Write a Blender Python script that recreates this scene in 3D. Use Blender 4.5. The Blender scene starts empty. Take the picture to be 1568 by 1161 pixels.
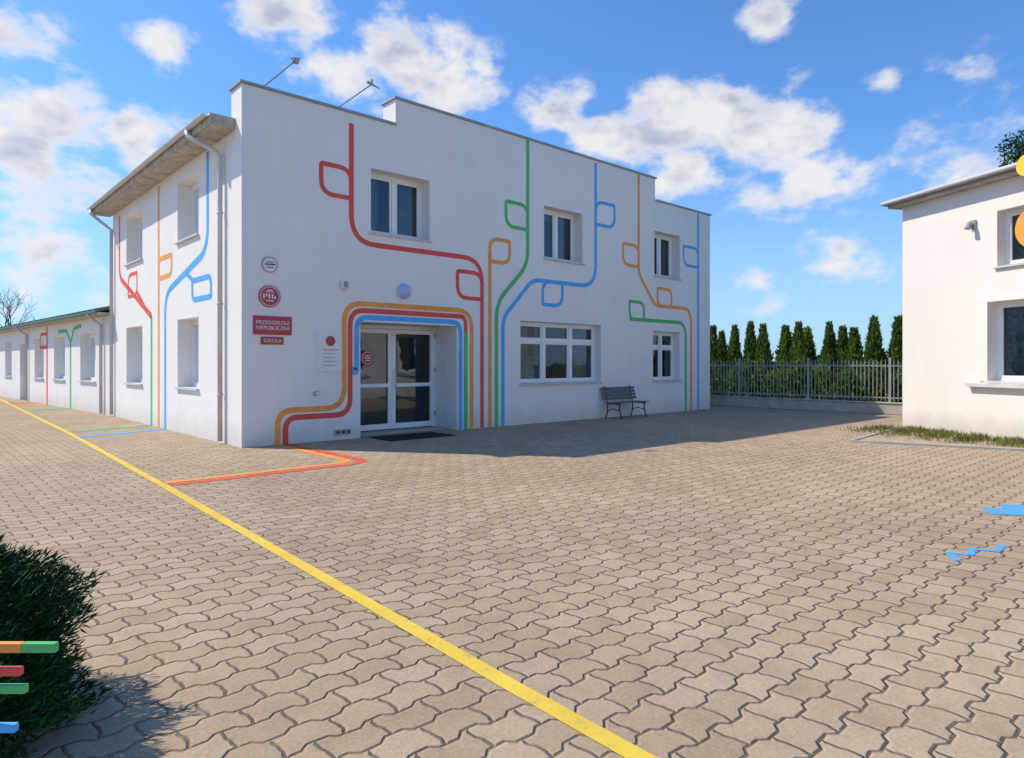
import bpy, bmesh, math, random
import numpy as np
from mathutils import Vector, Matrix
random.seed(7); rng=np.random.default_rng(7)
scene=bpy.context.scene
COL=scene.collection

# ------------------------------------------------------------------ helpers
def empty(name,loc=(0,0,0)):
    e=bpy.data.objects.new(name,None); e.empty_display_size=.2
    COL.objects.link(e); return e

class Fr:
    """wall frame: s along wall, z up, d inward"""
    def __init__(s,o,S,N): s.o=o; s.S=S; s.N=N
    def __call__(s,a,z,d=0.): return (s.o[0]+a*s.S[0]+d*s.N[0], s.o[1]+a*s.S[1]+d*s.N[1], z)
FRONT=Fr((0,0),(1,0),(0,1))
LEFT=Fr((0,0),(0,1),(1,0))
WING=Fr((0,9.87),(-.068,.9977),(.9977,.068))
RB=Fr((12.543,-6.689),(-.4691,-.8831),(.8831,-.4691))
YARD=Fr((-4.48,-12.109),(.7408,-.6717),(.6717,.7408))   # yard axes near the shrub

class MB:
    def __init__(s): s.v=[]; s.f=[]; s.m=[]; s.mats=[]
    def mi(s,m):
        if m not in s.mats: s.mats.append(m)
        return s.mats.index(m)
    def face(s,pts,mat):
        n=len(s.v); s.v+= [tuple(p) for p in pts]; s.f.append(tuple(range(n,n+len(pts)))); s.m.append(s.mi(mat))
    def box(s,F,a0,a1,z0,z1,d0,d1,mat):
        n=len(s.v)
        for d in (d0,d1):
            for (a,z) in ((a0,z0),(a1,z0),(a1,z1),(a0,z1)): s.v.append(F(a,z,d))
        k=s.mi(mat)
        for q in ((0,1,2,3),(5,4,7,6),(4,0,3,7),(1,5,6,2),(3,2,6,7),(4,5,1,0)):
            s.f.append(tuple(n+i for i in q)); s.m.append(k)
    def tube(s,pts,r,mat,seg=8,r2=None,cap=True):
        pts=[Vector(p) for p in pts]; k=s.mi(mat); n0=len(s.v); N=len(pts)
        up=None
        for i,p in enumerate(pts):
            t=(pts[min(i+1,N-1)]-pts[max(i-1,0)]).normalized()
            if up is None:
                up=Vector((0,0,1)) if abs(t.z)<.9 else Vector((1,0,0))
            a=t.cross(up).normalized(); b=a.cross(t).normalized(); up=b
            rr=r if r2 is None else r+(r2-r)*i/(N-1)
            for j in range(seg):
                th=2*math.pi*j/seg; s.v.append(tuple(p+(a*math.cos(th)+b*math.sin(th))*rr))
        for i in range(N-1):
            for j in range(seg):
                j2=(j+1)%seg
                s.f.append((n0+i*seg+j,n0+i*seg+j2,n0+(i+1)*seg+j2,n0+(i+1)*seg+j)); s.m.append(k)
        if cap:
            s.f.append(tuple(n0+j for j in range(seg))); s.m.append(k)
            s.f.append(tuple(n0+(N-1)*seg+j for j in range(seg))); s.m.append(k)
    def cyl(s,F,a,z,d0,d1,r,mat,seg=28):
        s.tube([F(a,z,d0),F(a,z,d1)],r,mat,seg)
    def obj(s,name,parent=None,smooth=False,recalc=True,bevel=0):
        me=bpy.data.meshes.new(name); me.from_pydata(s.v,[],s.f)
        for m in s.mats: me.materials.append(m)
        me.polygons.foreach_set('material_index',s.m)
        if smooth: me.polygons.foreach_set('use_smooth',[True]*len(s.f))
        if recalc:
            bm=bmesh.new(); bm.from_mesh(me); bmesh.ops.recalc_face_normals(bm,faces=bm.faces); bm.to_mesh(me); bm.free()
        me.update()
        o=bpy.data.objects.new(name,me); COL.objects.link(o)
        if parent: o.parent=parent
        if bevel:
            b=o.modifiers.new('b','BEVEL'); b.width=bevel; b.segments=2; b.limit_method='ANGLE'
        return o

# ------------------------------------------------------------------ materials
def newmat(name):
    m=bpy.data.materials.new(name); m.use_nodes=True
    nt=m.node_tree; return m,nt,nt.nodes['Principled BSDF']
def noise(nt,scale,detail=4,rough=.55,vec=None):
    n=nt.nodes.new('ShaderNodeTexNoise'); n.inputs['Scale'].default_value=scale
    n.inputs['Detail'].default_value=detail; n.inputs['Roughness'].default_value=rough
    if vec is None:
        g=nt.nodes.new('ShaderNodeNewGeometry'); vec=g.outputs['Position']
    nt.links.new(vec,n.inputs['Vector']); return n
def ramp(nt,sock,stops):
    r=nt.nodes.new('ShaderNodeValToRGB'); e=r.color_ramp.elements
    e[0].position=stops[0][0]; e[0].color=(*stops[0][1],1)
    e[1].position=stops[-1][0]; e[1].color=(*stops[-1][1],1)
    for p,c in stops[1:-1]:
        x=e.new(p); x.color=(*c,1)
    nt.links.new(sock,r.inputs[0]); return r
def bump(nt,p,sock,strength,dist):
    b=nt.nodes.new('ShaderNodeBump'); b.inputs['Strength'].default_value=strength; b.inputs['Distance'].default_value=dist
    nt.links.new(sock,b.inputs['Height']); nt.links.new(b.outputs[0],p.inputs['Normal']); return b
def mixc(nt,f,a,b,mode='MIX'):
    m=nt.nodes.new('ShaderNodeMix'); m.data_type='RGBA'; m.blend_type=mode
    for s,x in ((m.inputs[0],f),(m.inputs[6],a),(m.inputs[7],b)):
        if hasattr(x,'links'): nt.links.new(x,s)
        elif isinstance(x,tuple): s.default_value=(*x,1)
        else: s.default_value=x
    return m.outputs[2]
def simple(name,c,rough=.6,var=.12,scale=6,metal=0,bmp=0,spec=.5):
    m,nt,p=newmat(name); n=noise(nt,scale,3)
    lo=tuple(x*(1-var) for x in c); hi=tuple(min(1,x*(1+var)) for x in c)
    r=ramp(nt,n.outputs['Fac'],[(.3,lo),(.7,hi)]); nt.links.new(r.outputs[0],p.inputs['Base Color'])
    p.inputs['Roughness'].default_value=rough; p.inputs['Metallic'].default_value=metal
    p.inputs['Specular IOR Level'].default_value=spec
    if bmp: 
        n2=noise(nt,scale*12,3); bump(nt,p,n2.outputs['Fac'],bmp,.01)
    return m
def plaster(name,c,dirt):
    m,nt,p=newmat(name)
    n=noise(nt,.6,4,.6); r=ramp(nt,n.outputs['Fac'],[(.3,tuple(x*.95 for x in c)),(.7,c)])
    g=nt.nodes.new('ShaderNodeNewGeometry'); mp=nt.nodes.new('ShaderNodeMapping'); mp.inputs['Scale'].default_value=(4,4,.6)
    nt.links.new(g.outputs['Position'],mp.inputs['Vector'])
    n2=noise(nt,1,4,.6,mp.outputs[0]); r2=ramp(nt,n2.outputs['Fac'],[(.35,(.975,.973,.97)),(.6,(1,1,1))])
    col=mixc(nt,1.,r.outputs[0],r2.outputs[0],'MULTIPLY')
    sp=nt.nodes.new('ShaderNodeSeparateXYZ'); nt.links.new(g.outputs['Position'],sp.inputs[0])
    n3=noise(nt,2.5,5,.65)
    ad=nt.nodes.new('ShaderNodeMath'); ad.operation='MULTIPLY_ADD'; nt.links.new(n3.outputs['Fac'],ad.inputs[0]); ad.inputs[1].default_value=-.7; nt.links.new(sp.outputs[2],ad.inputs[2])
    mr=nt.nodes.new('ShaderNodeMapRange'); mr.inputs['From Min'].default_value=-.45; mr.inputs['From Max'].default_value=.15; mr.inputs['To Min'].default_value=1; mr.inputs['To Max'].default_value=0
    nt.links.new(ad.outputs[0],mr.inputs['Value'])
    mm=nt.nodes.new('ShaderNodeMath'); mm.operation='MULTIPLY'; nt.links.new(mr.outputs[0],mm.inputs[0]); mm.inputs[1].default_value=dirt
    col=mixc(nt,mm.outputs[0],col,(c[0]*.55,c[1]*.5,c[2]*.42))
    nt.links.new(col,p.inputs['Base Color']); p.inputs['Roughness'].default_value=.85; p.inputs['Specular IOR Level'].default_value=.2
    n4=noise(nt,90,2); bump(nt,p,n4.outputs['Fac'],.22,.004)
    return m
M_WALL=plaster('white_plaster',(.87,.84,.80),.45)
M_WALLR=plaster('cream_plaster',(.85,.79,.71),.7)
M_CONC=simple('concrete',(.42,.39,.34),.9,.18,3,bmp=.4)
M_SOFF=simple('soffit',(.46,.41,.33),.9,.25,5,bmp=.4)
M_CAP=simple('parapet_metal',(.34,.35,.35),.45,.15,2,metal=.4)
M_PIPE=simple('zinc_pipe',(.60,.58,.55),.5,.08,3)
M_FRAME=simple('white_pvc',(.84,.84,.83),.35,.03,2)
M_SILL=simple('sill_metal',(.62,.60,.58),.5,.1,3)
M_DARK=simple('interior_dark',(.10,.09,.08),.9,.3,1.5)  # dark albedo paints the dimness of the rooms behind the glass
M_CURT=simple('curtain',(.32,.34,.36),.9,.25,3)
M_BLACK=simple('black_rubber',(.025,.025,.027),.85,.3,20,bmp=.6)
M_ROOFG=simple('green_roof',(.055,.13,.085),.5,.25,2)
M_ROOF=simple('roof_felt',(.16,.155,.15),.9,.2,3)
M_GREYM=simple('steel_paint',(.36,.38,.38),.45,.15,4,metal=.2)
M_BENCH=simple('bench_wood',(.13,.14,.155),.6,.35,9)
M_IRON=simple('bench_iron',(.03,.03,.032),.5,.2,8)
M_BARK=simple('bark',(.13,.10,.075),.95,.4,10,bmp=.6)
def paint(name,c): return simple(name,c,.6,.1,5,spec=.3)
RED=paint('paint_red',(.78,.10,.07)); ORG=paint('paint_orange',(.90,.36,.07)); GRN=paint('paint_green',(.10,.50,.16))
BLU=paint('paint_blue',(.10,.42,.82)); YEL=paint('paint_yellow_w',(.85,.58,.05))
M_SIGN=simple('sign_red',(.45,.045,.06),.4,.08,4); M_SIGNW=simple('sign_white',(.78,.77,.76),.4,.04,4)
M_LGLASS=simple('lamp_glass',(.42,.48,.80),.15,.05,5)

def worn(name,c,keep=.64):
    m,nt,p=newmat(name); n=noise(nt,16,6,.7); n2=noise(nt,2.5,4)
    r=ramp(nt,n.outputs['Fac'],[(keep-.08,(1,1,1)),(keep+.05,(.25,.25,.25))])
    r2=ramp(nt,n2.outputs['Fac'],[(.3,tuple(x*.82 for x in c)),(.7,c)])
    nt.links.new(mixc(nt,r.outputs[0],(.36,.28,.19),r2.outputs[0]),p.inputs['Base Color'])
    p.inputs['Roughness'].default_value=.75; p.inputs['Specular IOR Level'].default_value=.2
    bump(nt,p,n.outputs['Fac'],.5,.008)
    return m

def glass_mat():
    m,nt,p=newmat('window_glass'); nt.nodes.remove(p)
    out=nt.nodes['Material Output']; t=nt.nodes.new('ShaderNodeBsdfTransparent'); t.inputs[0].default_value=(.55,.62,.66,1)
    g=nt.nodes.new('ShaderNodeBsdfGlossy'); g.inputs['Roughness'].default_value=.015; g.inputs[0].default_value=(.8,.9,1,1)
    n=noise(nt,1.2,2); b=nt.nodes.new('ShaderNodeBump'); b.inputs['Strength'].default_value=.08; b.inputs['Distance'].default_value=.05
    nt.links.new(n.outputs['Fac'],b.inputs['Height']); nt.links.new(b.outputs[0],g.inputs['Normal'])
    f=nt.nodes.new('ShaderNodeFresnel'); f.inputs[0].default_value=1.5
    ma=nt.nodes.new('ShaderNodeMath'); ma.operation='MULTIPLY_ADD'; ma.inputs[1].default_value=1.2; ma.inputs[2].default_value=.03
    nt.links.new(f.outputs[0],ma.inputs[0]); ma.use_clamp=True
    mx=nt.nodes.new('ShaderNodeMixShader'); nt.links.new(ma.outputs[0],mx.inputs[0]); nt.links.new(t.outputs[0],mx.inputs[1]); nt.links.new(g.outputs[0],mx.inputs[2])
    nt.links.new(mx.outputs[0],out.inputs[0]); return m
M_GLASS=glass_mat()

def foliage(name,dark,light):
    m,nt,p=newmat(name); g=nt.nodes.new('ShaderNodeNewGeometry')
    r=ramp(nt,g.outputs['Random Per Island'],[(0,dark),(.6,tuple((a+b)/2 for a,b in zip(dark,light))),(1,light)])
    n=noise(nt,2.2,2); r2=ramp(nt,n.outputs['Fac'],[(.35,(.6,.6,.6)),(.65,(1.15,1.15,1.0))])
    nt.links.new(mixc(nt,1.,r.outputs[0],r2.outputs[0],'MULTIPLY'),p.inputs['Base Color'])
    p.inputs['Roughness'].default_value=.7; p.inputs['Specular IOR Level'].default_value=.2
    return m
def add_translucency(m,amt,tint):
    nt=m.node_tree; p=nt.nodes['Principled BSDF']; out=nt.nodes['Material Output']
    t=nt.nodes.new('ShaderNodeBsdfTranslucent'); src=p.inputs['Base Color'].links[0].from_socket
    nt.links.new(mixc(nt,1.,src,tint,'MULTIPLY'),t.inputs[0])
    mx=nt.nodes.new('ShaderNodeMixShader'); mx.inputs[0].default_value=amt
    nt.links.new(p.outputs[0],mx.inputs[1]); nt.links.new(t.outputs[0],mx.inputs[2]); nt.links.new(mx.outputs[0],out.inputs[0])
F_THUJA=foliage('thuja_foliage',(.08,.13,.03),(.20,.29,.065)); add_translucency(F_THUJA,.4,(1.3,1.4,.8))
F_BUSH=foliage('juniper_foliage',(.006,.032,.010),(.03,.13,.03))
F_GRASS=foliage('grass_blades',(.12,.14,.03),(.27,.27,.10)); add_translucency(F_GRASS,.3,(1.2,1.2,.8))
F_TREE=foliage('tree_foliage',(.02,.05,.02),(.08,.14,.04))

def paving():
    m,nt,p=newmat('paving_blocks'); L=nt.links
    g=nt.nodes.new('ShaderNodeNewGeometry'); sp=nt.nodes.new('ShaderNodeSeparateXYZ'); L.new(g.outputs['Position'],sp.inputs[0])
    def mt(op,a,b=0.,c=0.):
        n=nt.nodes.new('ShaderNodeMath'); n.operation=op
        for i,x in enumerate((a,b,c)):
            if hasattr(x,'links'): L.new(x,n.inputs[i])
            else: n.inputs[i].default_value=x
        return n.outputs[0]
    BL=.25; BR=.165
    nz=noise(nt,.9,3); wob=mt('MULTIPLY_ADD',nz.outputs['Fac'],.12,-.06)
    nf=noise(nt,7,2); wob2=mt('MULTIPLY_ADD',nf.outputs['Fac'],.03,-.015)
    nf2=noise(nt,6,2,.5); 
    X=mt('ADD',mt('ADD',sp.outputs[0],100.),wob2); Y=mt('ADD',mt('ADD',sp.outputs[1],100.),wob)
    # chamfered zig-zag edges of the interlocking blocks: clipped triangle waves
    def trap(x,per,lo,hi):
        t=mt('PINGPONG',x,per/2); return mt('MINIMUM',mt('MAXIMUM',t,per/2*lo),per/2*hi)
    tx=trap(X,BL,.36,.64); ty=trap(Y,BR,.30,.70)
    Y2=mt('MULTIPLY_ADD',tx,.9,Y); X2=mt('MULTIPLY_ADD',ty,.32,X)
    cb=nt.nodes.new('ShaderNodeCombineXYZ'); L.new(X2,cb.inputs[0]); L.new(Y2,cb.inputs[1])
    def brick(ms,sm):
        b=nt.nodes.new('ShaderNodeTexBrick'); L.new(cb.outputs[0],b.inputs['Vector'])
        b.inputs['Scale'].default_value=1; b.inputs['Brick Width'].default_value=BL; b.inputs['Row Height'].default_value=BR
        b.inputs['Mortar Size'].default_value=ms; b.inputs['Mortar Smooth'].default_value=sm
        b.inputs['Color1'].default_value=(0,0,0,1); b.inputs['Color2'].default_value=(1,1,1,1); b.inputs['Mortar'].default_value=(.5,.5,.5,1)
        return b
    b1=brick(.0042,.5); b2=brick(.016,1.)
    blk=ramp(nt,b1.outputs['Color'],[(0,(.42,.315,.205)),(.5,(.465,.352,.232)),(1,(.50,.385,.262))])
    n1=noise(nt,.3,5,.65); r1=ramp(nt,n1.outputs['Fac'],[(.3,(.82,.81,.80)),(.7,(1.08,1.08,1.06))])
    n2=noise(nt,55,3,.75); r2=ramp(nt,n2.outputs['Fac'],[(.3,(.80,.80,.80)),(.7,(1.13,1.13,1.13))])
    n5=noise(nt,3.3,4,.7); r5=ramp(nt,n5.outputs['Fac'],[(.30,(.86,.85,.83)),(.55,(1,1,1))])
    c=mixc(nt,1.,blk.outputs[0],r1.outputs[0],'MULTIPLY'); c=mixc(nt,1.,c,r2.outputs[0],'MULTIPLY'); c=mixc(nt,1.,c,r5.outputs[0],'MULTIPLY')
    n3=noise(nt,4,3,.7); r3=ramp(nt,n3.outputs['Fac'],[(.42,(.085,.06,.038)),(.68,(.27,.20,.13))])  # joint tone: sand, with the dark shadow of the gaps painted in
    c=mixc(nt,b1.outputs['Fac'],c,r3.outputs[0]); L.new(c,p.inputs['Base Color'])
    p.inputs['Roughness'].default_value=.85; p.inputs['Specular IOR Level'].default_value=.25
    h=mt('MULTIPLY_ADD',b2.outputs['Fac'],-1.,mt('MULTIPLY',n2.outputs['Fac'],.18))
    h=mt('MULTIPLY_ADD',b1.outputs['Color'],.2,h); h=mt('MULTIPLY_ADD',nf2.outputs['Fac'],.5,h)
    bump(nt,p,h,1.,.012)
    return m
M_PAVE=paving()
def ground_mat():
    m,nt,p=newmat('field_grass'); n=noise(nt,.2,6,.65); n2=noise(nt,8,5,.7)
    r=ramp(nt,n.outputs['Fac'],[(.3,(.07,.10,.03)),(.7,(.14,.15,.06))]); r2=ramp(nt,n2.outputs['Fac'],[(.3,(.7,.7,.7)),(.7,(1.2,1.2,1.2))])
    nt.links.new(mixc(nt,1.,r.outputs[0],r2.outputs[0],'MULTIPLY'),p.inputs['Base Color']); p.inputs['Roughness'].default_value=1
    bump(nt,p,n2.outputs['Fac'],.6,.05); return m
M_FIELD=ground_mat()
M_SOIL=simple('sandy_soil',(.40,.31,.21),1,.25,3,bmp=.8)

# ------------------------------------------------------------------ ground
def poly(name,pts,z,mat,parent=None):
    b=MB(); b.face([(x,y,z) for x,y in pts],mat); o=b.obj(name,parent,recalc=False)
    if o.data.polygons[0].normal.z<0: o.data.flip_normals()
    return o
poly('ground',[(-900,-900),(900,-900),(900,900),(-900,900)],-.03,M_FIELD)
poly('block_pavement',[(-45,-40),(17.0,-40),(17.0,14),(15.3,60),(-45,90)],0,M_PAVE)

# ------------------------------------------------------------------ 2D rounded ribbons
def rounded(pts,r,closed=False,seg=8):
    out=[]; n=len(pts)
    for i,p in enumerate(pts):
        p=np.array(p[:2],float); rr=pts[i][2] if len(pts[i])>2 else r
        if not closed and i in (0,n-1): out.append(p); continue
        a=np.array(pts[i-1][:2],float); b=np.array(pts[(i+1)%n][:2],float)
        da=a-p; db=b-p; la=np.linalg.norm(da); lb=np.linalg.norm(db); da/=la; db/=lb
        ang=math.acos(max(-1,min(1,float(da@db))))
        t=min(rr/math.tan(ang/2),la*.49,lb*.49)
        if t<.005: out.append(p); continue
        p0=p+da*t; p1=p+db*t
        for k in range(seg+1):
            s=k/seg; out.append((1-s)**2*p0+2*s*(1-s)*p+s*s*p1)
    return out
def ribbon(mb,F,pts,w,mat,off,r=.4,closed=False,horiz=False):
    q=rounded(pts,r,closed); n=len(q); Lp=[];Rp=[]
    for i in range(n):
        a=q[i-1] if (i>0 or closed) else q[i]; b=q[(i+1)%n] if (i<n-1 or closed) else q[i]
        t1=q[i]-a; t2=b-q[i]
        l1=np.linalg.norm(t1); l2=np.linalg.norm(t2)
        t1=t1/l1 if l1>1e-9 else t2/l2; t2=t2/l2 if l2>1e-9 else t1
        t=t1+t2; t/=np.linalg.norm(t); nn=np.array((-t[1],t[0])); c=max(.5,float(nn@np.array((-t1[1],t1[0]))))
        Lp.append(q[i]+nn*w/2/c); Rp.append(q[i]-nn*w/2/c)
    P=(lambda p:(p[0],p[1],off)) if horiz else (lambda p:F(p[0],p[1],-off))
    for i in range(n if closed else n-1):
        j=(i+1)%n
        mb.face([P(Lp[i]),P(Lp[j]),P(Rp[j]),P(Rp[i])],mat)
def leaf(mb,F,a0,a1,z0,z1,mat,off,sharp=(0,2),w=.092):
    c=[(a0,z1),(a1,z1),(a1,z0),(a0,z0)]   # TL TR BR BL
    R=min(abs(a1-a0),abs(z1-z0))*.48
    ribbon(mb,F,[(x,y,.05 if i in sharp else R) for i,(x,y) in enumerate(c)],w,mat,off,closed=True)

# ------------------------------------------------------------------ wall with openings (solid cells)
def wall(mb,F,s0,s1,hf,openings,thick,mat,extra_s=(),extra_z=()):
    S=sorted(set([s0,s1,*extra_s]+[x for o in openings for x in o[:2]]))
    Hs=sorted(set([hf((S[i]+S[i+1])/2) for i in range(len(S)-1)]))
    Z=sorted(set([0,*Hs,*extra_z]+[x for o in openings for x in o[2:4]]))
    def solid(i,j):
        if i<0 or j<0 or i>=len(S)-1 or j>=len(Z)-1: return False
        s=(S[i]+S[i+1])/2; z=(Z[j]+Z[j+1])/2
        return z<hf(s) and not any(o[0]<s<o[1] and o[2]<z<o[3] for o in openings)
    for i in range(len(S)-1):
        for j in range(len(Z)-1):
            if not solid(i,j): continue
            a,b,c,d=S[i],S[i+1],Z[j],Z[j+1]; t=thick
            mb.face([F(a,c),F(b,c),F(b,d),F(a,d)],mat); mb.face([F(a,c,t),F(a,d,t),F(b,d,t),F(b,c,t)],mat)
            if not solid(i-1,j): mb.face([F(a,c),F(a,d),F(a,d,t),F(a,c,t)],mat)
            if not solid(i+1,j): mb.face([F(b,c),F(b,c,t),F(b,d,t),F(b,d)],mat)
            if not solid(i,j+1): mb.face([F(a,d),F(b,d),F(b,d,t),F(a,d,t)],mat)
            if j>0 and not solid(i,j-1): mb.face([F(a,c),F(a,c,t),F(b,c,t),F(b,c)],mat)

def window(parent,F,o,depth=.3,cols=2,transom=None,curt=True,seed=0,sill=True,blind=0):
    a0,a1,z0,z1=o; r=random.Random(seed); fw=.07
    mb=MB(); e=.002
    d0,d1=depth,depth+.07
    mb.box(F,a0+e,a1-e,z0+e,z0+fw,d0,d1,M_FRAME); mb.box(F,a0+e,a1-e,z1-fw,z1-e,d0,d1,M_FRAME)
    mb.box(F,a0+e,a0+fw,z0+fw,z1-fw,d0,d1,M_FRAME); mb.box(F,a1-fw,a1-e,z0+fw,z1-fw,d0,d1,M_FRAME)
    W=(a1-a0)
    for i in range(1,cols):
        x=a0+W*i/cols; mb.box(F,x-.05,x+.05,z0+fw,z1-fw,d0-.012,d1,M_FRAME)
    for i in range(cols):
        xa=a0+W*i/cols+(.05 if i else fw); xb=a0+W*(i+1)/cols-(.05 if i<cols-1 else fw)
        zs=[(z0+fw,z1-fw)] if not transom else [(z0+fw,transom-.035),(transom+.035,z1-fw)]
        for (za,zb) in zs:
            k=.045
            mb.box(F,xa,xb,za,za+k,d0+.012,d1-.004,M_FRAME); mb.box(F,xa,xb,zb-k,zb,d0+.012,d1-.004,M_FRAME)
            mb.box(F,xa,xa+k,za+k,zb-k,d0+.012,d1-.004,M_FRAME); mb.box(F,xb-k,xb,za+k,zb-k,d0+.012,d1-.004,M_FRAME)
    if transom: mb.box(F,a0+fw,a1-fw,transom-.035,transom+.035,d0-.006,d1-.002,M_FRAME)
    mb.obj('window_frame',parent)
    g=MB(); g.face([F(a0+.05,z0+.05,d0+.045),F(a1-.05,z0+.05,d0+.045),F(a1-.05,z1-.05,d0+.045),F(a0+.05,z1-.05,d0+.045)],M_GLASS); g.obj('window_glass',parent,recalc=False)
    if curt:
        c=MB()
        for (xa,xb) in ((a0,a0+W*r.uniform(.18,.34)),(a1-W*r.uniform(.15,.4),a1)):
            n=22; pts=[]
            for i in range(n+1):
                x=xa+(xb-xa)*i/n; pts.append((x,depth+.2+.025*math.sin(i*1.9+seed)))
            for i in range(n):
                (x0,y0),(x1,y1)=pts[i],pts[i+1]; c.face([F(x0,z0-.05,y0),F(x1,z0-.05,y1),F(x1,z1+.05,y1),F(x0,z1+.05,y0)],M_CURT)
        if blind: c.face([F(a0,z1-blind,depth+.14),F(a1,z1-blind,depth+.14),F(a1,z1+.02,depth+.14),F(a0,z1+.02,depth+.14)],M_CURT)
        c.obj('curtain',parent,recalc=False)
    if sill:
        s=MB(); s.box(F,a0-.05,a1+.05,z0-.035,z0-.003,-.06,-.002,M_SILL); s.box(F,a0+e,a1-e,z0-.0,z0+.012,-.05,depth-.002,M_SILL)
        s.obj('window_sill',parent,bevel=.004)

# ------------------------------------------------------------------ school building
SCH=empty('school_building')
fo=[(2.61,4.07,4.18,5.5),(7.6,9.056,4.18,5.52),(12.28,13.615,4.15,5.5),(6.78,9.81,1.0,2.56),(12.21,13.6,.98,2.48)]
door=(2.37,4.82,0,2.35)
hf=lambda s: 6.5 if s<3.2 else (7.06 if s<12.31 else 6.4)
mb=MB(); wall(mb,FRONT,0,15.352,hf,fo+[door],.5,M_WALL,(3.2,12.31)); mb.obj('front_wall',SCH,recalc=False)
lo=[(2.35,3.76,4.15,5.45),(6.68,8.3,4.15,5.42),(2.35,3.76,.98,2.46),(6.68,8.3,.98,2.46)]
mb=MB(); wall(mb,LEFT,.502,9.87,lambda s:5.77,lo,.45,M_WALL); mb.obj('side_wall',SCH,recalc=False)
mb=MB(); mb.box(FRONT,0.01,15.34,0,5.77,9.4,9.86,M_WALL); mb.box(FRONT,14.9,15.34,0,5.77,.51,9.39,M_WALL); mb.obj('rear_walls',SCH)
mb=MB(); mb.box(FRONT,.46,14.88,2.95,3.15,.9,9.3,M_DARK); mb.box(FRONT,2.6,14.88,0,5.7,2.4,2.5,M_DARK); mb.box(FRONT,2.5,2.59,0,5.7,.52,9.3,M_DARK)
mb.obj('interior_dark_partitions',SCH)  # unseen partitions and floor slab, added to darken the windows
mb=MB()
mb.box(FRONT,-.04,3.2,6.503,6.55,-.04,.54,M_CAP); mb.box(FRONT,3.16,12.35,7.063,7.11,-.04,.54,M_CAP); mb.box(FRONT,12.352,15.40,6.403,6.45,-.04,.54,M_CAP)
mb.obj('parapet_cap',SCH,bevel=.004)
mb=MB(); R0=-.42
sec=[(R0,5.82),(7.7,6.33),(15.75,5.85)]
for i in range(2):
    (x0,z0),(x1,z1)=sec[i],sec[i+1]
    n=len(mb.v); t=.12
    for y in (.505,10.25):
        mb.v+=[(x0,y,z0),(x1,y,z1),(x1,y,z1+t),(x0,y,z0+t)]
    for q in ((0,1,2,3),(5,4,7,6),(4,0,3,7),(1,5,6,2),(3,2,6,7),(4,5,1,0)):
        mb.f.append(tuple(n+k for k in q)); mb.m.append(mb.mi(M_ROOF))
mb.obj('roof',SCH)
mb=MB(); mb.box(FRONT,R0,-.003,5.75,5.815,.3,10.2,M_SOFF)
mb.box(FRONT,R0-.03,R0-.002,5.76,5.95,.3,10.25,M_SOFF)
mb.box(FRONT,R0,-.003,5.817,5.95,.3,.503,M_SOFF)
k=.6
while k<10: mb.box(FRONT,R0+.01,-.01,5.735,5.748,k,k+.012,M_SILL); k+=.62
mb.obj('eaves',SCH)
mb=MB()
n=8
for i in range(n):
    t0=math.pi+math.pi*i/n; t1=math.pi+math.pi*(i+1)/n; gx=R0-.09; gz=5.93; gr=.06
    p=[(gx+gr*math.cos(t0),gz+gr*math.sin(t0)),(gx+gr*math.cos(t1),gz+gr*math.sin(t1))]
    mb.face([(p[0][0],.28,p[0][1]),(p[1][0],.28,p[1][1]),(p[1][0],10.28,p[1][1]),(p[0][0],10.28,p[0][1])],M_PIPE)
mb.obj('gutter',SCH,smooth=True,recalc=False)
mb=MB()
mb.tube([(R0-.1,1.35,5.86),(R0-.1,1.3,5.76),(R0-.0,1.15,5.66),(-.12,.95,5.48),(-.075,.88,5.38),(-.075,.88,5.2),(-.075,.88,.05)],.045,M_PIPE,12)
for z in (.9,2.6,4.3): mb.tube([(-.075,.88,z),(-.075,.88,z+.04)],.057,M_PIPE,12)
mb.tube([(R0-.1,10.1,5.86),(R0-.1,10.0,5.74),(-.3,9.8,5.5),(-.07,9.72,5.3),(-.07,9.72,.05)],.045,M_PIPE,12)
mb.obj('downpipe',SCH,smooth=True)
for i,o in enumerate(fo):
    window(SCH,FRONT,o,depth=.3 if i<3 else .22,cols=3 if i==3 else 2,transom=2.08 if i in(3,) else (2.0 if i==4 else None),seed=i,blind=.25 if i in (1,4) else 0)
for i,o in enumerate(lo): window(SCH,LEFT,o,depth=.28,seed=20+i)
mb=MB()
mb.box(FRONT,2.2,2.37,0,2.6,.502,1.0,M_WALL); mb.box(FRONT,4.82,5.0,0,2.6,.502,1.0,M_WALL); mb.box(FRONT,2.372,4.818,2.35,2.6,.502,1.0,M_WALL)
mb.box(FRONT,2.38,4.81,.0,.03,.35,1.0,M_CONC)
mb.obj('door_recess',SCH)
mb=MB(); D0,D1=.8,.88; a0,a1=2.375,4.815
mb.box(FRONT,a0,a0+.07,.03,2.345,D0,D1,M_FRAME); mb.box(FRONT,a1-.07,a1,.03,2.345,D0,D1,M_FRAME); mb.box(FRONT,a0+.07,a1-.07,2.27,2.345,D0,D1,M_FRAME)
mid=3.60
for xa,xb in ((a0+.075,mid-.004),(mid+.004,a1-.075)):
    mb.box(FRONT,xa,xa+.09,.05,2.26,D0-.02,D1-.02,M_FRAME); mb.box(FRONT,xb-.09,xb,.05,2.26,D0-.02,D1-.02,M_FRAME)
    mb.box(FRONT,xa+.09,xb-.09,.05,.17,D0-.02,D1-.02,M_FRAME); mb.box(FRONT,xa+.09,xb-.09,2.17,2.26,D0-.02,D1-.02,M_FRAME)
    mb.box(FRONT,xa+.09,xb-.09,.98,1.06,D0-.02,D1-.02,M_FRAME)
mb.obj('entrance_door',SCH,bevel=.004)
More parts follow.
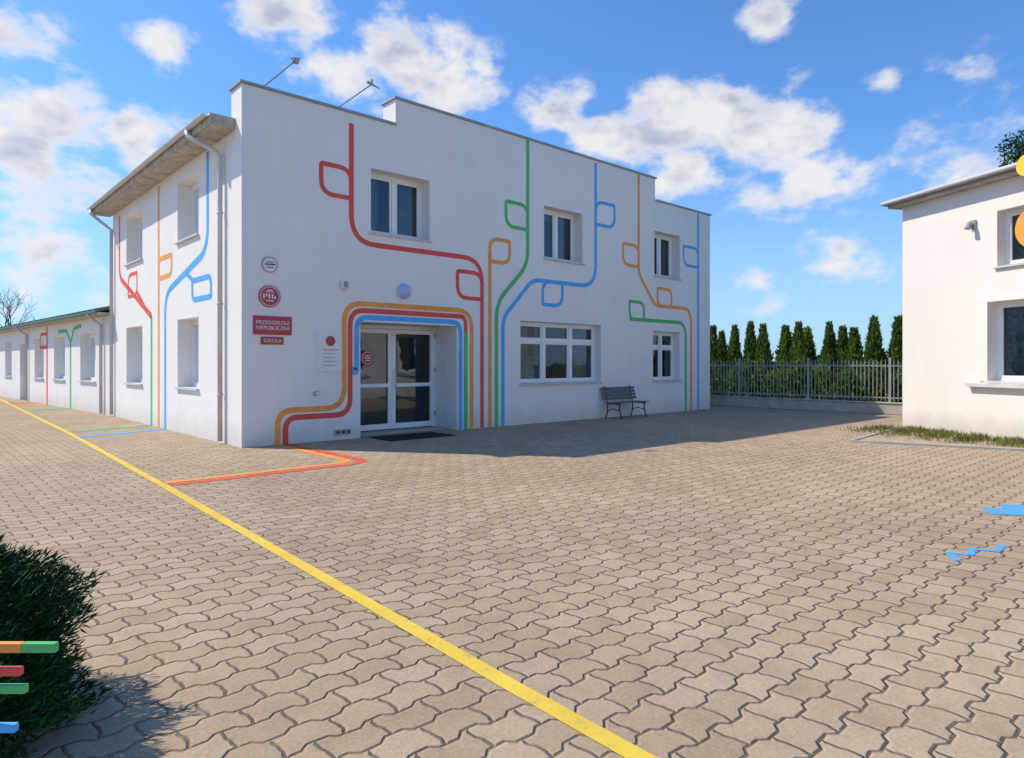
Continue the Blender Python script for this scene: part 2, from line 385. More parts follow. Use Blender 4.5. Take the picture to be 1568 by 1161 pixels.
mb=MB(); mb.face([FRONT(a0,.05,.83),FRONT(a1,.05,.83),FRONT(a1,2.3,.83),FRONT(a0,2.3,.83)],M_GLASS); mb.obj('door_glass',SCH,recalc=False)
mb=MB(); mb.tube([(mid+.07,.75,.95),(mid+.07,.72,.98),(mid+.07,.72,1.35),(mid+.07,.75,1.38)],.014,M_GREYM,8)
for z in (.3,1.3,2.1): mb.tube([(a1-.06,.77,z),(a1-.06,.77,z+.1)],.018,M_GREYM,8)
mb.obj('door_handle',SCH)
M_WOOD=simple('interior_wood',(.28,.20,.12),.7,.3,2)
mb=MB(); mb.box(FRONT,2.6,4.8,0,2.6,1.9,2.0,M_WOOD); mb.box(FRONT,4.2,4.7,0,1.0,1.5,1.85,M_WOOD); mb.box(FRONT,3.0,3.4,0,1.5,1.6,1.88,M_CURT); mb.box(FRONT,7.6,8.7,.9,1.35,1.1,1.3,BLU); mb.box(FRONT,9.3,10.0,.9,1.9,1.1,1.3,M_SIGN); mb.box(FRONT,8.3,9.0,1.0,1.7,1.32,1.4,M_CURT); mb.obj('interior_furniture',SCH)

# ---- painted mural
mu=MB(); W=.108; Bz=.004
def ln(pts,mat,off=.003,r=.35,w=W,F=FRONT): ribbon(mu,F,pts,w,mat,off,r)
ln([(2.168,6.3),(2.168,3.93),(5.553,3.93),(5.553,Bz)],RED,r=.55)
leaf(mu,FRONT,1.52,2.168,4.80,5.38,RED,.0045)
leaf(mu,FRONT,4.83,5.553,3.0,3.6,RED,.0045,sharp=(0,2))
ln([(5.793,Bz),(5.793,4.1)],ORG); leaf(mu,FRONT,5.793,6.42,3.92,4.46,ORG,.0045,sharp=(1,3))
ln([(7.025,7.05),(7.025,3.95),(5.996,2.95),(5.996,Bz)],GRN,r=.9); leaf(mu,FRONT,6.3,7.025,4.82,5.42,GRN,.0045,sharp=(0,2))
ln([(9.59,7.0),(9.59,3.6),(7.2,3.6),(6.203,2.6),(6.203,Bz)],BLU,r=.6)
leaf(mu,FRONT,9.59,10.4,5.32,5.95,BLU,.0045,sharp=(1,3)); leaf(mu,FRONT,7.55,8.27,3.0,3.6,BLU,.0045,sharp=(1,3))
ln([(11.512,7.05),(11.512,4.15),(12.3,3.25),(14.235,3.25),(14.235,Bz)],ORG,r=.45)
leaf(mu,FRONT,10.78,11.512,4.34,4.94,ORG,.0045,sharp=(0,2)); leaf(mu,FRONT,12.44,13.16,3.25,3.78,ORG,.0045,sharp=(0,2))
ln([(14.65,6.35),(14.65,Bz)],BLU); leaf(mu,FRONT,13.82,14.65,4.62,5.22,BLU,.0045,sharp=(0,2))
ln([(11.08,2.79),(13.94,2.79),(13.94,Bz)],GRN,r=.45); leaf(mu,FRONT,11.08,11.76,2.79,3.3,GRN,.0045,sharp=(0,2))
ln([(5.24,Bz),(5.24,2.71),(2.01,2.71),(2.01,.63),(.656,.63),(.656,Bz)],ORG,r=.4)
ln([(5.068,2.2),(5.068,2.575),(2.139,2.575),(2.139,.49),(.806,.49),(.806,Bz)],RED,r=.32)
ln([(5.068,Bz),(5.068,2.2)],GRN)
ln([(4.917,Bz),(4.917,2.44),(2.284,2.44),(2.284,1.35)],BLU,r=.26)
WL=.15
ln([(9.085,5.6),(9.085,3.9),(5.844,2.65)],RED,r=.5,F=LEFT,w=WL)
ln([(5.844,2.66),(5.844,Bz)],GRN,F=LEFT,w=WL)
leaf(mu,LEFT,7.2,8.1,3.28,3.85,RED,.0045,sharp=(0,2)) ; ln([(6.5,2.95),(7.2,3.35)],RED,.0055,F=LEFT)
ln([(5.228,5.68),(5.228,Bz)],ORG,F=LEFT,w=WL); leaf(mu,LEFT,4.2,5.228,3.5,3.95,ORG,.0045,sharp=(0,2),w=.11)
ln([(1.798,5.7),(1.798,3.75),(4.697,3.1),(4.697,Bz)],BLU,r=.6,F=LEFT,w=WL); leaf(mu,LEFT,1.6,2.75,2.82,3.22,BLU,.0045,sharp=(1,3),w=.11); ln([(2.72,3.24),(3.2,3.44)],BLU,.0055,F=LEFT)
mu.obj('wall_mural',SCH,recalc=False)

# ------------------------------------------------------------------ lower wing
WG=empty('annex_building')
wo=[(1.7,3.4),(5.3,6.8),(8.35,9.85),(14.2,15.6),(17,18.4),(20,21.5),(23.5,25),(27,28.5)]
wo=[(a,b,.95,2.45) for a,b in wo]+[(11.4,12.5,0,2.3)]
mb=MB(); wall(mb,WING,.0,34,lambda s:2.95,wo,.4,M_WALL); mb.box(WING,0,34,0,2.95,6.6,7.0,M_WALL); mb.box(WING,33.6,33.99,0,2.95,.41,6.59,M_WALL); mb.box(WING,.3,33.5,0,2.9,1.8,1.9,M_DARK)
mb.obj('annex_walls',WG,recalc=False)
mb=MB()
def slab(mb,F,s0,s1,pa,pb,t,mat):
    n=len(mb.v)
    for s in (s0,s1): mb.v+=[F(s,pa[1],pa[0]),F(s,pb[1],pb[0]),F(s,pb[1]+t,pb[0]),F(s,pa[1]+t,pa[0])]
    for q in ((0,1,2,3),(5,4,7,6),(4,0,3,7),(1,5,6,2),(3,2,6,7),(4,5,1,0)):
        mb.f.append(tuple(n+k for k in q)); mb.m.append(mb.mi(mat))
slab(mb,WING,.05,34.3,(-.4,2.97),(3.5,3.95),.07,M_ROOFG); slab(mb,WING,.05,34.3,(7.4,2.97),(3.502,3.95),.07,M_ROOFG)
for i in range(56): 
    s=.3+i*.6; slab(mb,WING,s,s+.04,(-.4,3.041),(3.5,4.021),.03,M_ROOFG)
mb.obj('annex_roof',WG)
mb=MB(); mb.box(WING,.05,34.2,2.90,2.965,-.38,-.003,M_SOFF); mb.box(WING,.05,34.2,2.95,3.02,-.44,-.402,M_ROOFG)
mb.obj('annex_eaves',WG)
mb=MB()
for s in (.9,10.9,19.2): mb.tube([WING(s,2.95,-.42),WING(s,2.8,-.3),WING(s,2.65,-.07),WING(s,.03,-.07)],.045,M_PIPE,8)
mb.obj('annex_downpipe',WG,smooth=True)
for i,o in enumerate(wo[:8]): window(WG,WING,o,depth=.22,seed=40+i,curt=i<4)
mb=MB(); mb.box(WING,11.41,12.49,.02,2.29,.15,.2,M_FRAME); mb.box(WING,11.6,12.3,1.1,2.1,.13,.148,M_GLASS); mb.obj('annex_door',WG)
mu=MB()
ln([(7.83,2.85),(7.83,Bz)],RED,F=WING,w=.2); leaf(mu,WING,7.83,8.9,2.1,2.6,RED,.0045,sharp=(0,2),w=.12)
ln([(4.58,2.25),(4.58,Bz)],GRN,F=WING,w=.18); ln([(3.3,2.72),(4.15,2.66),(4.58,2.2)],GRN,.0045,r=.3,F=WING,w=.12); ln([(6.2,2.62),(5.1,2.62),(4.58,2.2)],GRN,.0055,r=.3,F=WING,w=.12)
mu.obj('annex_mural',WG,recalc=False)

# ------------------------------------------------------------------ neighbouring building right
NB=empty('neighbour_building')
ro=[(2.3,3.7,3.40,4.50),(2.12,3.9,1.15,2.72),(5.5,6.9,3.40,4.5),(5.5,7.1,1.15,2.72)]
mb=MB(); wall(mb,RB,0,9,lambda s:5.08,ro,.4,M_WALLR); mb.box(RB,0.005,.4,0,5.08,.405,4.0,M_WALLR); mb.box(RB,8.6,8.99,0,5.08,.405,4,M_WALLR); mb.box(RB,.405,8.59,0,5.08,3.6,3.99,M_WALLR); mb.box(RB,.5,8.5,0,5,1.4,1.5,M_DARK)
mb.obj('neighbour_walls',NB,recalc=False)
mb=MB(); slab(mb,RB,-.25,9.2,(-.27,5.14),(2.0,5.45),.1,M_CONC); slab(mb,RB,-.25,9.2,(4.3,5.14),(2.002,5.45),.1,M_CONC)
mb.box(RB,-.2,9.1,5.085,5.135,-.22,4.1,M_SOFF); mb.obj('neighbour_roof',NB)
mb=MB(); mb.tube([RB(-.28,5.2,-.31),RB(9.2,5.2,-.31)],.045,M_PIPE,10); mb.obj('neighbour_gutter',NB,smooth=True)
for i,o in enumerate(ro): window(NB,RB,o,depth=.2,seed=60+i,curt=True,blind=.5 if i%2 else 0)
mb=MB(); M_NET=simple('net_curtain',(.30,.33,.28),.9,.5,14)
for (p,q,z0,z1) in ro: mb.face([RB(p,z0,.33),RB(q,z0,.33),RB(q,z1,.33),RB(p,z1,.33)],M_NET)
mb.obj('net_curtain',NB,recalc=False)
mb=MB(); 
for (a0_,a1_,z0_,z1_) in (ro[1],ro[3]):
    mb.box(RB,a0_-.2,a0_-.002,z0_,z1_+.06,-.03,-.002,M_WALLR); mb.box(RB,a0_-.002,a1_+.2,z1_+.002,z1_+.06,-.03,-.002,M_WALLR)
    mb.box(RB,a0_-.42,a1_+.4,z0_-.12,z0_-.04,-.12,-.002,M_SILL)
mb.obj('window_surround',NB,bevel=.006)
mb=MB(); mb.box(RB,1.74,1.86,4.25,4.42,-.05,-.002,M_GREYM); mb.tube([RB(1.8,4.34,-.05),RB(1.8,4.34,-.13),RB(1.8,4.24,-.17)],.04,M_GREYM,10,r2=.06); mb.obj('neighbour_wall_lamp',NB)
FD=empty('flower_decoration'); mb=MB()
mb.cyl(RB,3.14,4.03,-.10,-.06,.40,ORG,40); mb.obj('flower_disc',FD)
mb=MB(); mb.cyl(RB,3.17,4.03,-.125,-.102,.22,YEL,30)
mb.cyl(RB,3.22,5.12,-.42,-.38,.2,YEL,30)
mb.tube([RB(3.22,5.1,-.37),RB(3.2,4.3,-.11)],.012,M_GREYM,6)
mb.obj('flower_petals',FD)

# ------------------------------------------------------------------ planting bed
poly('planting_bed',[(9.0,-6.9),(12.5,-6.62),(12.543-.4691*4.7,-6.689-.8831*4.7)],.006,M_SOIL)
mb=MB()
A=(9.0,-6.9); B=(12.45,-6.6); C=(12.543-.4691*4.9,-6.689-.8831*4.9)
for P,Q in ((A,C),(A,B)):
    d=Vector((Q[0]-P[0],Q[1]-P[1])); l=d.length; d/=l; nrm=(-d.y,d.x)
    Fk=Fr(P,(d.x,d.y),nrm); k=0.0
    while k<l-.5:
        mb.box(Fk,k+.004,k+.996,0.0,.035 if P==A and Q==C else .03,-.03,.03,M_CONC); k+=1.0
mb.obj('bed_kerb',None)

def blades(name,P,dirs,Lr,Wr,mat,parent=None,core=None):
    n=len(P); L=rng.uniform(*Lr,n)[:,None]; Wd=rng.uniform(*Wr,n)[:,None]
    rnd=rng.normal(size=(n,3)); side=np.cross(dirs,rnd); side/=np.linalg.norm(side,axis=1)[:,None]+1e-9
    v=np.empty((n,4,3)); v[:,0]=P-side*Wd*.3; v[:,1]=P+dirs*L*.45+side*Wd*.5; v[:,2]=P+dirs*L; v[:,3]=P+dirs*L*.4-side*Wd*.5
    me=bpy.data.meshes.new(name); me.from_pydata(v.reshape(-1,3).tolist(),[],np.arange(n*4).reshape(n,4).tolist()); me.materials.append(mat)
    o=bpy.data.objects.new(name,me); COL.objects.link(o)
    if parent: o.parent=parent
    return o
def unit(a): return a/(np.linalg.norm(a,axis=1)[:,None]+1e-9)
n=8500; t=rng.uniform(-.1,4.6,n); d=np.abs(rng.normal(0,.8,n)); lim=np.clip(2.9-t*.6,.1,1.9); keep=d<lim
t=t[keep]; d=d[keep]; n=len(t)
P=np.stack([12.543-.4691*t-.8831*(d+.02),-6.689-.8831*t+.4691*(d+.02),np.full(n,.005)],1)
cl=(np.sin(P[:,0]*7)+np.sin(P[:,1]*9+2)+rng.normal(0,.6,n))>-.4; P=P[cl]
dr=unit(np.stack([rng.normal(0,.4,len(P)),rng.normal(0,.4,len(P)),np.ones(len(P))],1))
blades('grass',P,dr,(.04,.16),(.008,.022),F_GRASS)

# ------------------------------------------------------------------ ground paint
YELW=worn('paint_yellow_line',(.80,.56,.075)); ORW=worn('ground_orange',(.88,.34,.07)); REW=worn('ground_red',(.78,.11,.06)); GRW=worn('ground_green',(.10,.46,.14)); BLW=worn('ground_blue',(.08,.40,.80))
mb=MB(); ribbon(mb,None,[(-2.52,-15),(-2.38,-9.8),(-2.1,-3.16),(-1.81,5.14),(-1.45,23),(-1.5,40)],.095,YELW,.004,r=2,horiz=True); mb.obj('yellow_road_line',recalc=False)
mb=MB()
ribbon(mb,None,[(.64,-.01),(.64,-2.86),(-2.03,-2.92)],.15,ORW,.004,r=.42,horiz=True)
ribbon(mb,None,[(.83,-.01),(.83,-3.08),(-2.03,-3.13)],.15,REW,.004,r=.5,horiz=True)
ribbon(mb,None,[(-.01,5.84),(-1.76,5.3)],.24,GRW,.004,horiz=True); ribbon(mb,None,[(-.01,4.69),(-1.8,3.95)],.22,BLW,.004,horiz=True)
w1=WING(4.58,0); w2=WING(7.83,0)
ribbon(mb,None,[(w1[0]-.02,w1[1]),(-1.55,w1[1]+.1)],.40,GRW,.004,horiz=True); ribbon(mb,None,[(w2[0]-.02,w2[1]),(-1.5,w2[1]+.1)],.40,ORW,.004,horiz=True)
ribbon(mb,None,[(w2[0]-.02,w2[1]+1.2),(-1.5,w2[1]+1.3)],.30,REW,.004,horiz=True)
mb.obj('painted_ground_line',recalc=False)
mb=MB()
ribbon(mb,None,[(1.46,-10.60),(1.66,-10.48),(1.72,-10.62),(1.93,-10.58),(1.99,-10.73),(2.24,-10.72)],.05,BLW,.004,r=.02,horiz=True)
mb.face([(3.55,-10.35,.004),(3.72,-10.6,.004),(4.0,-10.85,.004),(4.3,-10.8,.004),(4.35,-10.5,.004),(4.15,-10.3,.004),(3.95,-10.38,.004),(3.8,-10.22,.004)],BLW)
mb.obj('painted_ground_mark',recalc=False)

# ------------------------------------------------------------------ fence
FE=empty('metal_fence'); FF=Fr((17.15,-7.3),(0,1),(1,0))
mb=MB(); mb.box(FF,0,15,0,.32,-.1,.12,M_CONC); mb.box(FF,0,15,.322,.36,-.13,.15,M_CONC); mb.obj('fence_base',FE,bevel=.01)
mb=MB(); LEN=15
for z in (.47,1.42): mb.box(FF,0,LEN,z,z+.035,-.015,.025,M_GREYM)
k=0
while k*.115<LEN:
    s=k*.115; post=(k%21==0)
    if post: mb.box(FF,s-.03,s+.03,.36,1.68,-.03,.035,M_GREYM)
    else:
        mb.box(FF,s-.009,s+.009,.40,1.56,-.0345,-.0155,M_GREYM); mb.tube([FF(s,1.56,-.025),FF(s,1.63,-.025)],.012,M_GREYM,4,r2=.002)
    k+=1
mb.obj('fence_panels',FE)

# ------------------------------------------------------------------ thujas
def thuja_mesh(seed,n=3600):
    r=np.random.default_rng(seed); z=r.uniform(0,1,n)**1.1; th=r.uniform(0,2*math.pi,n)
    prof=np.where(z<.25,.32+z*.45,.43*(1-((z-.25)/.75)**1.25)+.012)
    lump=1+.18*np.sin(th*3+z*11+seed)+.12*np.sin(th*5-z*17)
    rad=prof*lump*r.uniform(.62,1.12,n)*.74
    P=np.stack([rad*np.cos(th),rad*np.sin(th),z*2.55],1)
    d=unit(np.stack([np.cos(th)*.55+r.normal(0,.25,n),np.sin(th)*.55+r.normal(0,.25,n),np.full(n,1.)],1))
    o=blades('tmp',P,d,(.08,.22),(.04,.08),F_THUJA); me=o.data; bpy.data.objects.remove(o)
    bm=bmesh.new(); bm.from_mesh(me)
    bmesh.ops.create_cone(bm,segments=9,radius1=.17,radius2=.01,depth=2.3,cap_ends=True,matrix=Matrix.Translation((0,0,1.15)))
    bm.to_mesh(me); bm.free(); return me
TM=[thuja_mesh(i) for i in range(4)]
TH=[(2.38,2.72),(2.01,2.45),(1.366,2.64),(.77,2.67),(.298,2.53),(-.517,2.63),(-1.12,2.72),(-1.43,2.4),(-2.15,2.68),(-2.59,2.44),(-2.98,2.39),(-3.645,2.67),(-4.34,2.72),(-5.1,2.6),(-5.8,2.5),(3.1,2.6),(3.9,2.5)]
for i,(v,h) in enumerate(TH):
    o=bpy.data.objects.new('thuja_tree',TM[i%4]); COL.objects.link(o); o.location=(19.5+random.uniform(-.15,.15),v,-.02)
    s=(h+.42)/2.7*random.uniform(.97,1.04); w=random.uniform(.95,1.2); o.scale=(w,w,s); o.rotation_euler=(0,0,random.uniform(0,6))
n=9000; P=np.stack([rng.uniform(18.7,20.3,n),rng.uniform(-8,6,n),rng.uniform(0,1,n)**.7],1)
P[:,2]*=1.35+.2*np.sin(P[:,1]*3.1)+.12*np.sin(P[:,1]*7.7); d=unit(rng.normal(size=(n,3))*.5+np.array([-.3,0,1]))
blades('hedge',P,d,(.12,.26),(.06,.11),F_THUJA)

# ------------------------------------------------------------------ shrub foreground
BU=empty('juniper_shrub')
cx,cy,_=YARD(-2.50,0,2.64)
def lumpf(th,cz): return 1+.09*np.sin(th*4+cz*5)+.07*np.sin(th*9-cz*7)+.05*np.sin(th*17+cz*13)
n=42000; th=rng.uniform(0,2*math.pi,n); cz=rng.uniform(-.65,1,n); rr=np.sqrt(np.clip(1-np.clip(cz,0,1)**2,0.02,1))
lump=lumpf(th,cz)
rad=.66*rr*lump*rng.uniform(.72,1.02,n); zz=.32+.47*cz*lump*rng.uniform(.9,1.0,n); zz=np.clip(zz,.01,None)
P=np.stack([cx+rad*np.cos(th),cy+rad*np.sin(th),zz],1)
d=unit(np.stack([np.cos(th)*.8,np.sin(th)*.8,np.full(n,.6)],1)+rng.normal(0,.4,(n,3)))
blades('shrub_foliage',P,d,(.025,.065),(.006,.013),F_BUSH,BU)
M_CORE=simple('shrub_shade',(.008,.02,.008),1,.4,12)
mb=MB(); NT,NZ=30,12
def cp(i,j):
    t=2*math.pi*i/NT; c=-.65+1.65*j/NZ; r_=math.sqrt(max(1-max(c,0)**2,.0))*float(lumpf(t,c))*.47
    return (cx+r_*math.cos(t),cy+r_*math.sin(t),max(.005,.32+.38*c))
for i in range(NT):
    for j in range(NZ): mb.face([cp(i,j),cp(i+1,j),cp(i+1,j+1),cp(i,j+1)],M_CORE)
mb.obj('shrub_shade_core',BU,smooth=True)  # solid core, its dark colour paints the shade inside the foliage
mb=MB()
for i in range(26):
    t=random.uniform(0,6.28); q=random.uniform(.25,.5); mb.tube([(cx,cy,0),(cx+q*.4*math.cos(t),cy+q*.4*math.sin(t),random.uniform(.15,.3)),(cx+q*math.cos(t),cy+q*math.sin(t),random.uniform(.2,.5))],.018,M_BARK,6,r2=.005)
mb.obj('shrub_branches',BU)
SR=empty('overlay_stripe_rail'); mb=MB()  # stripes of a graphic overlay, built as slats on added posts
for z,xe,m1,m2 in ((.653,-1.36,ORG,GRN),(.5815,-1.465,RED,RED),(.529,-1.45,GRN,GRN),(.4126,-1.48,BLU,BLU)):
    if m1 is not m2:
        mb.box(YARD,-2.6,-1.46,z-.014,z+.014,2.0,2.02,m1); mb.box(YARD,-1.459,xe,z-.014,z+.014,2.0,2.02,m2)
    else: mb.box(YARD,-2.6,xe,z-.012,z+.012,2.0,2.02,m1)
mb.obj('slats',SR,bevel=.002)
mb=MB()
for x in (-2.5,-1.75): mb.box(YARD,x,x+.035,0,.7,2.022,2.05,M_IRON)
mb.obj('posts',SR)

# ------------------------------------------------------------------ trees
def bare_tree(loc,h,depth=6,mat=M_BARK):
    mb=MB(); R=random.Random(3)
    def br(p,d,l,r,k):
        if k==0: return
        q=p+d*l*.5+Vector((R.uniform(-.06,.06),R.uniform(-.06,.06),0))*l; e=q+(d+Vector((R.uniform(-.2,.2),R.uniform(-.2,.2),.1))).normalized()*l*.5
        mb.tube([p,q,e],r,mat,5,r2=r*.6,cap=False)
        for i in range(3 if k>1 else 2):
            nd=(d+Vector((R.uniform(-.8,.8),R.uniform(-.8,.8),R.uniform(-.1,.5)))).normalized()
            br(e if i else q,nd,l*R.uniform(.6,.8),r*.55,k-1)
    br(Vector(loc),Vector((0,0,1)),h*.33,h*.018,depth); return mb
bx=YARD(-44.6,0,60); b=bare_tree((bx[0],bx[1],0),8.9); b.obj('bare_tree')
DT=empty('deciduous_tree'); dx=YARD(18.7,0,23)
b=MB(); b.tube([(dx[0],dx[1],0),(dx[0]+.1,dx[1],3),(dx[0],dx[1]+.1,6),(dx[0],dx[1],8.6)],.22,M_BARK,8,r2=.05)
cent=[]
for i in range(18):
    t=random.uniform(0,6.28); z=random.uniform(6.4,9.6); q=random.uniform(.5,1.5)*(1-.25*abs(z-7.8)/1.6); c=Vector((dx[0]+q*math.cos(t),dx[1]+q*math.sin(t),z)); cent.append(c)
    b.tube([(dx[0],dx[1],z-1.2),c],.06,M_BARK,5,r2=.015)
b.obj('tree_trunk',DT)
n=9000; ci=rng.integers(0,18,n); C=np.array([tuple(c) for c in cent]); P=C[ci]+unit(rng.normal(size=(n,3)))*(rng.uniform(.1,1,n)**.5*.62)[:,None]
blades('tree_crown',P,unit(rng.normal(size=(n,3))),(.08,.16),(.05,.1),F_TREE,DT)

n=16000; az=rng.uniform(-60,120,n)*math.pi/180; Rr=rng.uniform(140,170,n)
hh=(1.6+1.2*np.sin(az*37)+.9*np.sin(az*91+1))
P=np.stack([Rr*np.sin(az),Rr*np.cos(az),rng.uniform(0,1,n)*np.clip(hh,.5,4)],1)
blades('distant_trees',P,unit(rng.normal(size=(n,3))+np.array([0,0,.8])),(.8,1.8),(.6,1.2),F_TREE)

# ------------------------------------------------------------------ bench
BE=empty('park_bench'); b=MB(); a0,a1=9.74,11.2
for i in range(4): b.box(FRONT,a0,a1,.42,.445,-.62+i*.115,-.62+i*.115+.09,M_BENCH)
for i in range(4):
    z=.50+i*.09; d=-.155+i*.025; b.box(FRONT,a0,a1,z,z+.075,d,d+.025,M_BENCH)
b.obj('slats',BE,bevel=.006)
b=MB()
for s in (a0+.16,a1-.2):
    b.tube([(s,-.66,.0),(s,-.62,.12),(s,-.57,.28),(s,-.6,.405)],.018,M_IRON,8)
    b.tube([(s,-.10,.0),(s,-.16,.15),(s,-.17,.3),(s,-.165,.42),(s,-.125,.6),(s,-.05,.88)],.018,M_IRON,8)
    b.tube([(s,-.62,.40),(s,-.3,.40),(s,-.16,.40)],.018,M_IRON,8); b.tube([(s,-.6,.2),(s,-.38,.27),(s,-.17,.2)],.012,M_IRON,8)
b.obj('iron_frame',BE,smooth=True)

b=MB(); b.box(FRONT,2.5,4.05,.0,.018,-.95,-.12,M_BLACK)
for i in range(24): b.box(FRONT,2.53+i*.0625,2.56+i*.0625,.0185,.024,-.93,-.14,M_BLACK)
b.obj('doormat')

# ------------------------------------------------------------------ wall-mounted items
def text(name,s,F,a,z,d,size,mat,parent):
    cu=bpy.data.curves.new(name,'FONT'); cu.body=s; cu.size=size; cu.align_x='CENTER'; cu.align_y='CENTER'; cu.extrude=.001; cu.materials.append(mat)
    o=bpy.data.objects.new(name,cu); COL.objects.link(o); o.location=F(a,z,d); o.rotation_euler=(math.pi/2,0,0); o.parent=parent
S1=empty('red_wall_sign'); b=MB(); b.box(FRONT,.20,.92,2.03,2.37,-.025,-.002,M_SIGN); b.obj('plaque',S1,bevel=.004)
text('lettering','PRZEDSZKOLE\nNIEPUBLICZNE',FRONT,.56,2.2,-.028,.096,M_SIGNW,S1)
S2=empty('red_wall_sign'); b=MB(); b.box(FRONT,.34,.76,1.85,1.99,-.025,-.002,M_SIGN); b.obj('plaque',S2,bevel=.004)
text('lettering','SZKOLA',FRONT,.55,1.92,-.028,.09,M_SIGNW,S2)
S3=empty('round_emblem_sign'); b=MB(); b.cyl(FRONT,.5,2.73,-.03,-.002,.20,M_SIGN,36); b.obj('disc',S3)
b=MB()
for i in range(36):
    t0=2*math.pi*i/36;t1=2*math.pi*(i+1)/36
    b.face([FRONT(.5+r*math.cos(t),2.73+r*math.sin(t),-.032) for r,t in ((.168,t0),(.18,t0),(.18,t1),(.168,t1))],M_SIGNW)
for a,z,w,h in ((.39,2.73,.03,.09),(.44,2.75,.03,.05),(.49,2.73,.03,.09),(.55,2.73,.03,.09),(.60,2.71,.03,.05),(.5,2.65,.14,.02),(.5,2.84,.1,.02),(.5,2.81,.16,.012)):
    b.box(FRONT,a-w/2,a+w/2,z-h/2,z+h/2,-.034,-.0305,M_SIGNW)
b.obj('emblem',S3)
S4=empty('round_plate_sign'); b=MB(); b.cyl(FRONT,.5,3.31,-.03,-.002,.145,M_GREYM,32); b.cyl(FRONT,.5,3.31,-.034,-.031,.125,M_SIGNW,32); b.box(FRONT,.40,.6,3.30,3.33,-.037,-.0345,M_SIGN); b.box(FRONT,.43,.57,3.35,3.365,-.037,-.0345,M_IRON);b.box(FRONT,.43,.57,3.25,3.265,-.037,-.0345,M_IRON); b.obj('plate',S4)
S5=empty('notice_board'); b=MB(); b.box(FRONT,1.43,1.95,1.34,2.13,-.03,-.002,M_SIGNW); b.obj('board',S5,bevel=.004)
b=MB(); b.cyl(FRONT,1.70,1.94,-.034,-.0305,.10,M_SIGN,28)
for i in range(5): b.box(FRONT,1.54+.02*(i%2),1.86-.03*(i%3),1.76-i*.075,1.775-i*.075,-.032,-.0302,M_GREYM if i else M_SIGN)
b.obj('notice_text',S5)
S6=empty('door_sticker'); b=MB(); b.cyl(FRONT,2.98,1.62,.772,.775,.17,M_SIGN,30); b.cyl(FRONT,2.98,1.62,.7695,.7715,.135,M_SIGNW,24); b.cyl(FRONT,2.98,1.62,.767,.769,.125,M_SIGN,24)
for dz,hw in ((.05,.06),(0,.085),(-.05,.06)): b.box(FRONT,2.98-hw,2.98+hw,1.61+dz,1.632+dz,.764,.7665,M_SIGNW)
b.obj('sticker',S6)
S7=empty('globe_wall_lamp'); b=MB()
for i in range(8):
    for j in range(24):
        p0,p1=math.pi/2*i/8,math.pi/2*(i+1)/8; t0,t1=2*math.pi*j/24,2*math.pi*(j+1)/24; r=.165
        b.face([FRONT(3.381+r*math.cos(p)*math.cos(t),3.03+r*math.cos(p)*math.sin(t),-.03-r*.8*math.sin(p)) for p,t in ((p0,t0),(p0,t1),(p1,t1),(p1,t0))],M_LGLASS)
o=b.obj('glass_shade',S7,smooth=True,recalc=False)
b=MB(); b.cyl(FRONT,3.381,3.03,-.03,-.002,.175,M_SIGNW,30); b.obj('lamp_base',S7)
S8=empty('wall_floodlight'); b=MB(); b.box(FRONT,1.93,2.06,2.98,3.14,-.10,-.03,M_SIGNW); b.box(FRONT,1.97,2.02,2.93,3.0,-.06,-.002,M_PIPE); b.box(FRONT,1.945,2.045,3.0,3.12,-.104,-.1005,M_CONC); b.obj('lamp_body',S8,bevel=.008)
S9=empty('wall_tap'); b=MB(); b.cyl(FRONT,1.41,.93,-.05,-.002,.05,M_GREYM,16); b.cyl(FRONT,1.41,.93,-.09,-.05,.03,M_SIGNW,16); b.obj('tap_body',S9)
S10=empty('wall_socket'); b=MB()
for i in range(3): b.box(FRONT,1.80+i*.12,1.90+i*.12,.10,.2,-.04,-.002,M_CONC); b.cyl(FRONT,1.85+i*.12,.15,-.045,-.0405,.03,M_IRON,12)
b.obj('socket_body',S10)
S11=empty('door_intercom'); b=MB(); b.box(FRONT,2.18,2.29,1.28,1.44,-.04,-.008,BLU); b.box(FRONT,2.20,2.27,1.38,1.42,-.043,-.0405,M_IRON); b.obj('intercom_body',S11,bevel=.004)
for (x0,z0,x1,z1,k) in ((.4,6.55,1.1,7.30,0),(1.9,6.55,2.78,7.33,1)):
    e=empty('roof_mast_lamp'); b=MB(); b.tube([(x0,.25,z0-.01),(x1,.25,z1)],.014,M_GREYM,6)
    b.tube([(x0,.25,6.551),(x0,.25,6.58)],.05,M_GREYM,8)
    b.obj('mast',e)
    b=MB()
    if k: b.tube([(x1-.12,.25,z1+.02),(x1+.18,.25,z1-.04)],.03,M_GREYM,6,r2=.012); b.tube([(x1,.25,z1),(x1+.0,.25,z1+.1)],.02,M_GREYM,6)
    else: b.box(FRONT,x1-.05,x1+.07,z1-.03,z1+.06,.2,.3,M_GREYM); b.tube([(x1-.09,.25,z1+.03),(x1+.12,.25,z1+.09)],.012,M_GREYM,6)
    b.obj('lamp_head',e)

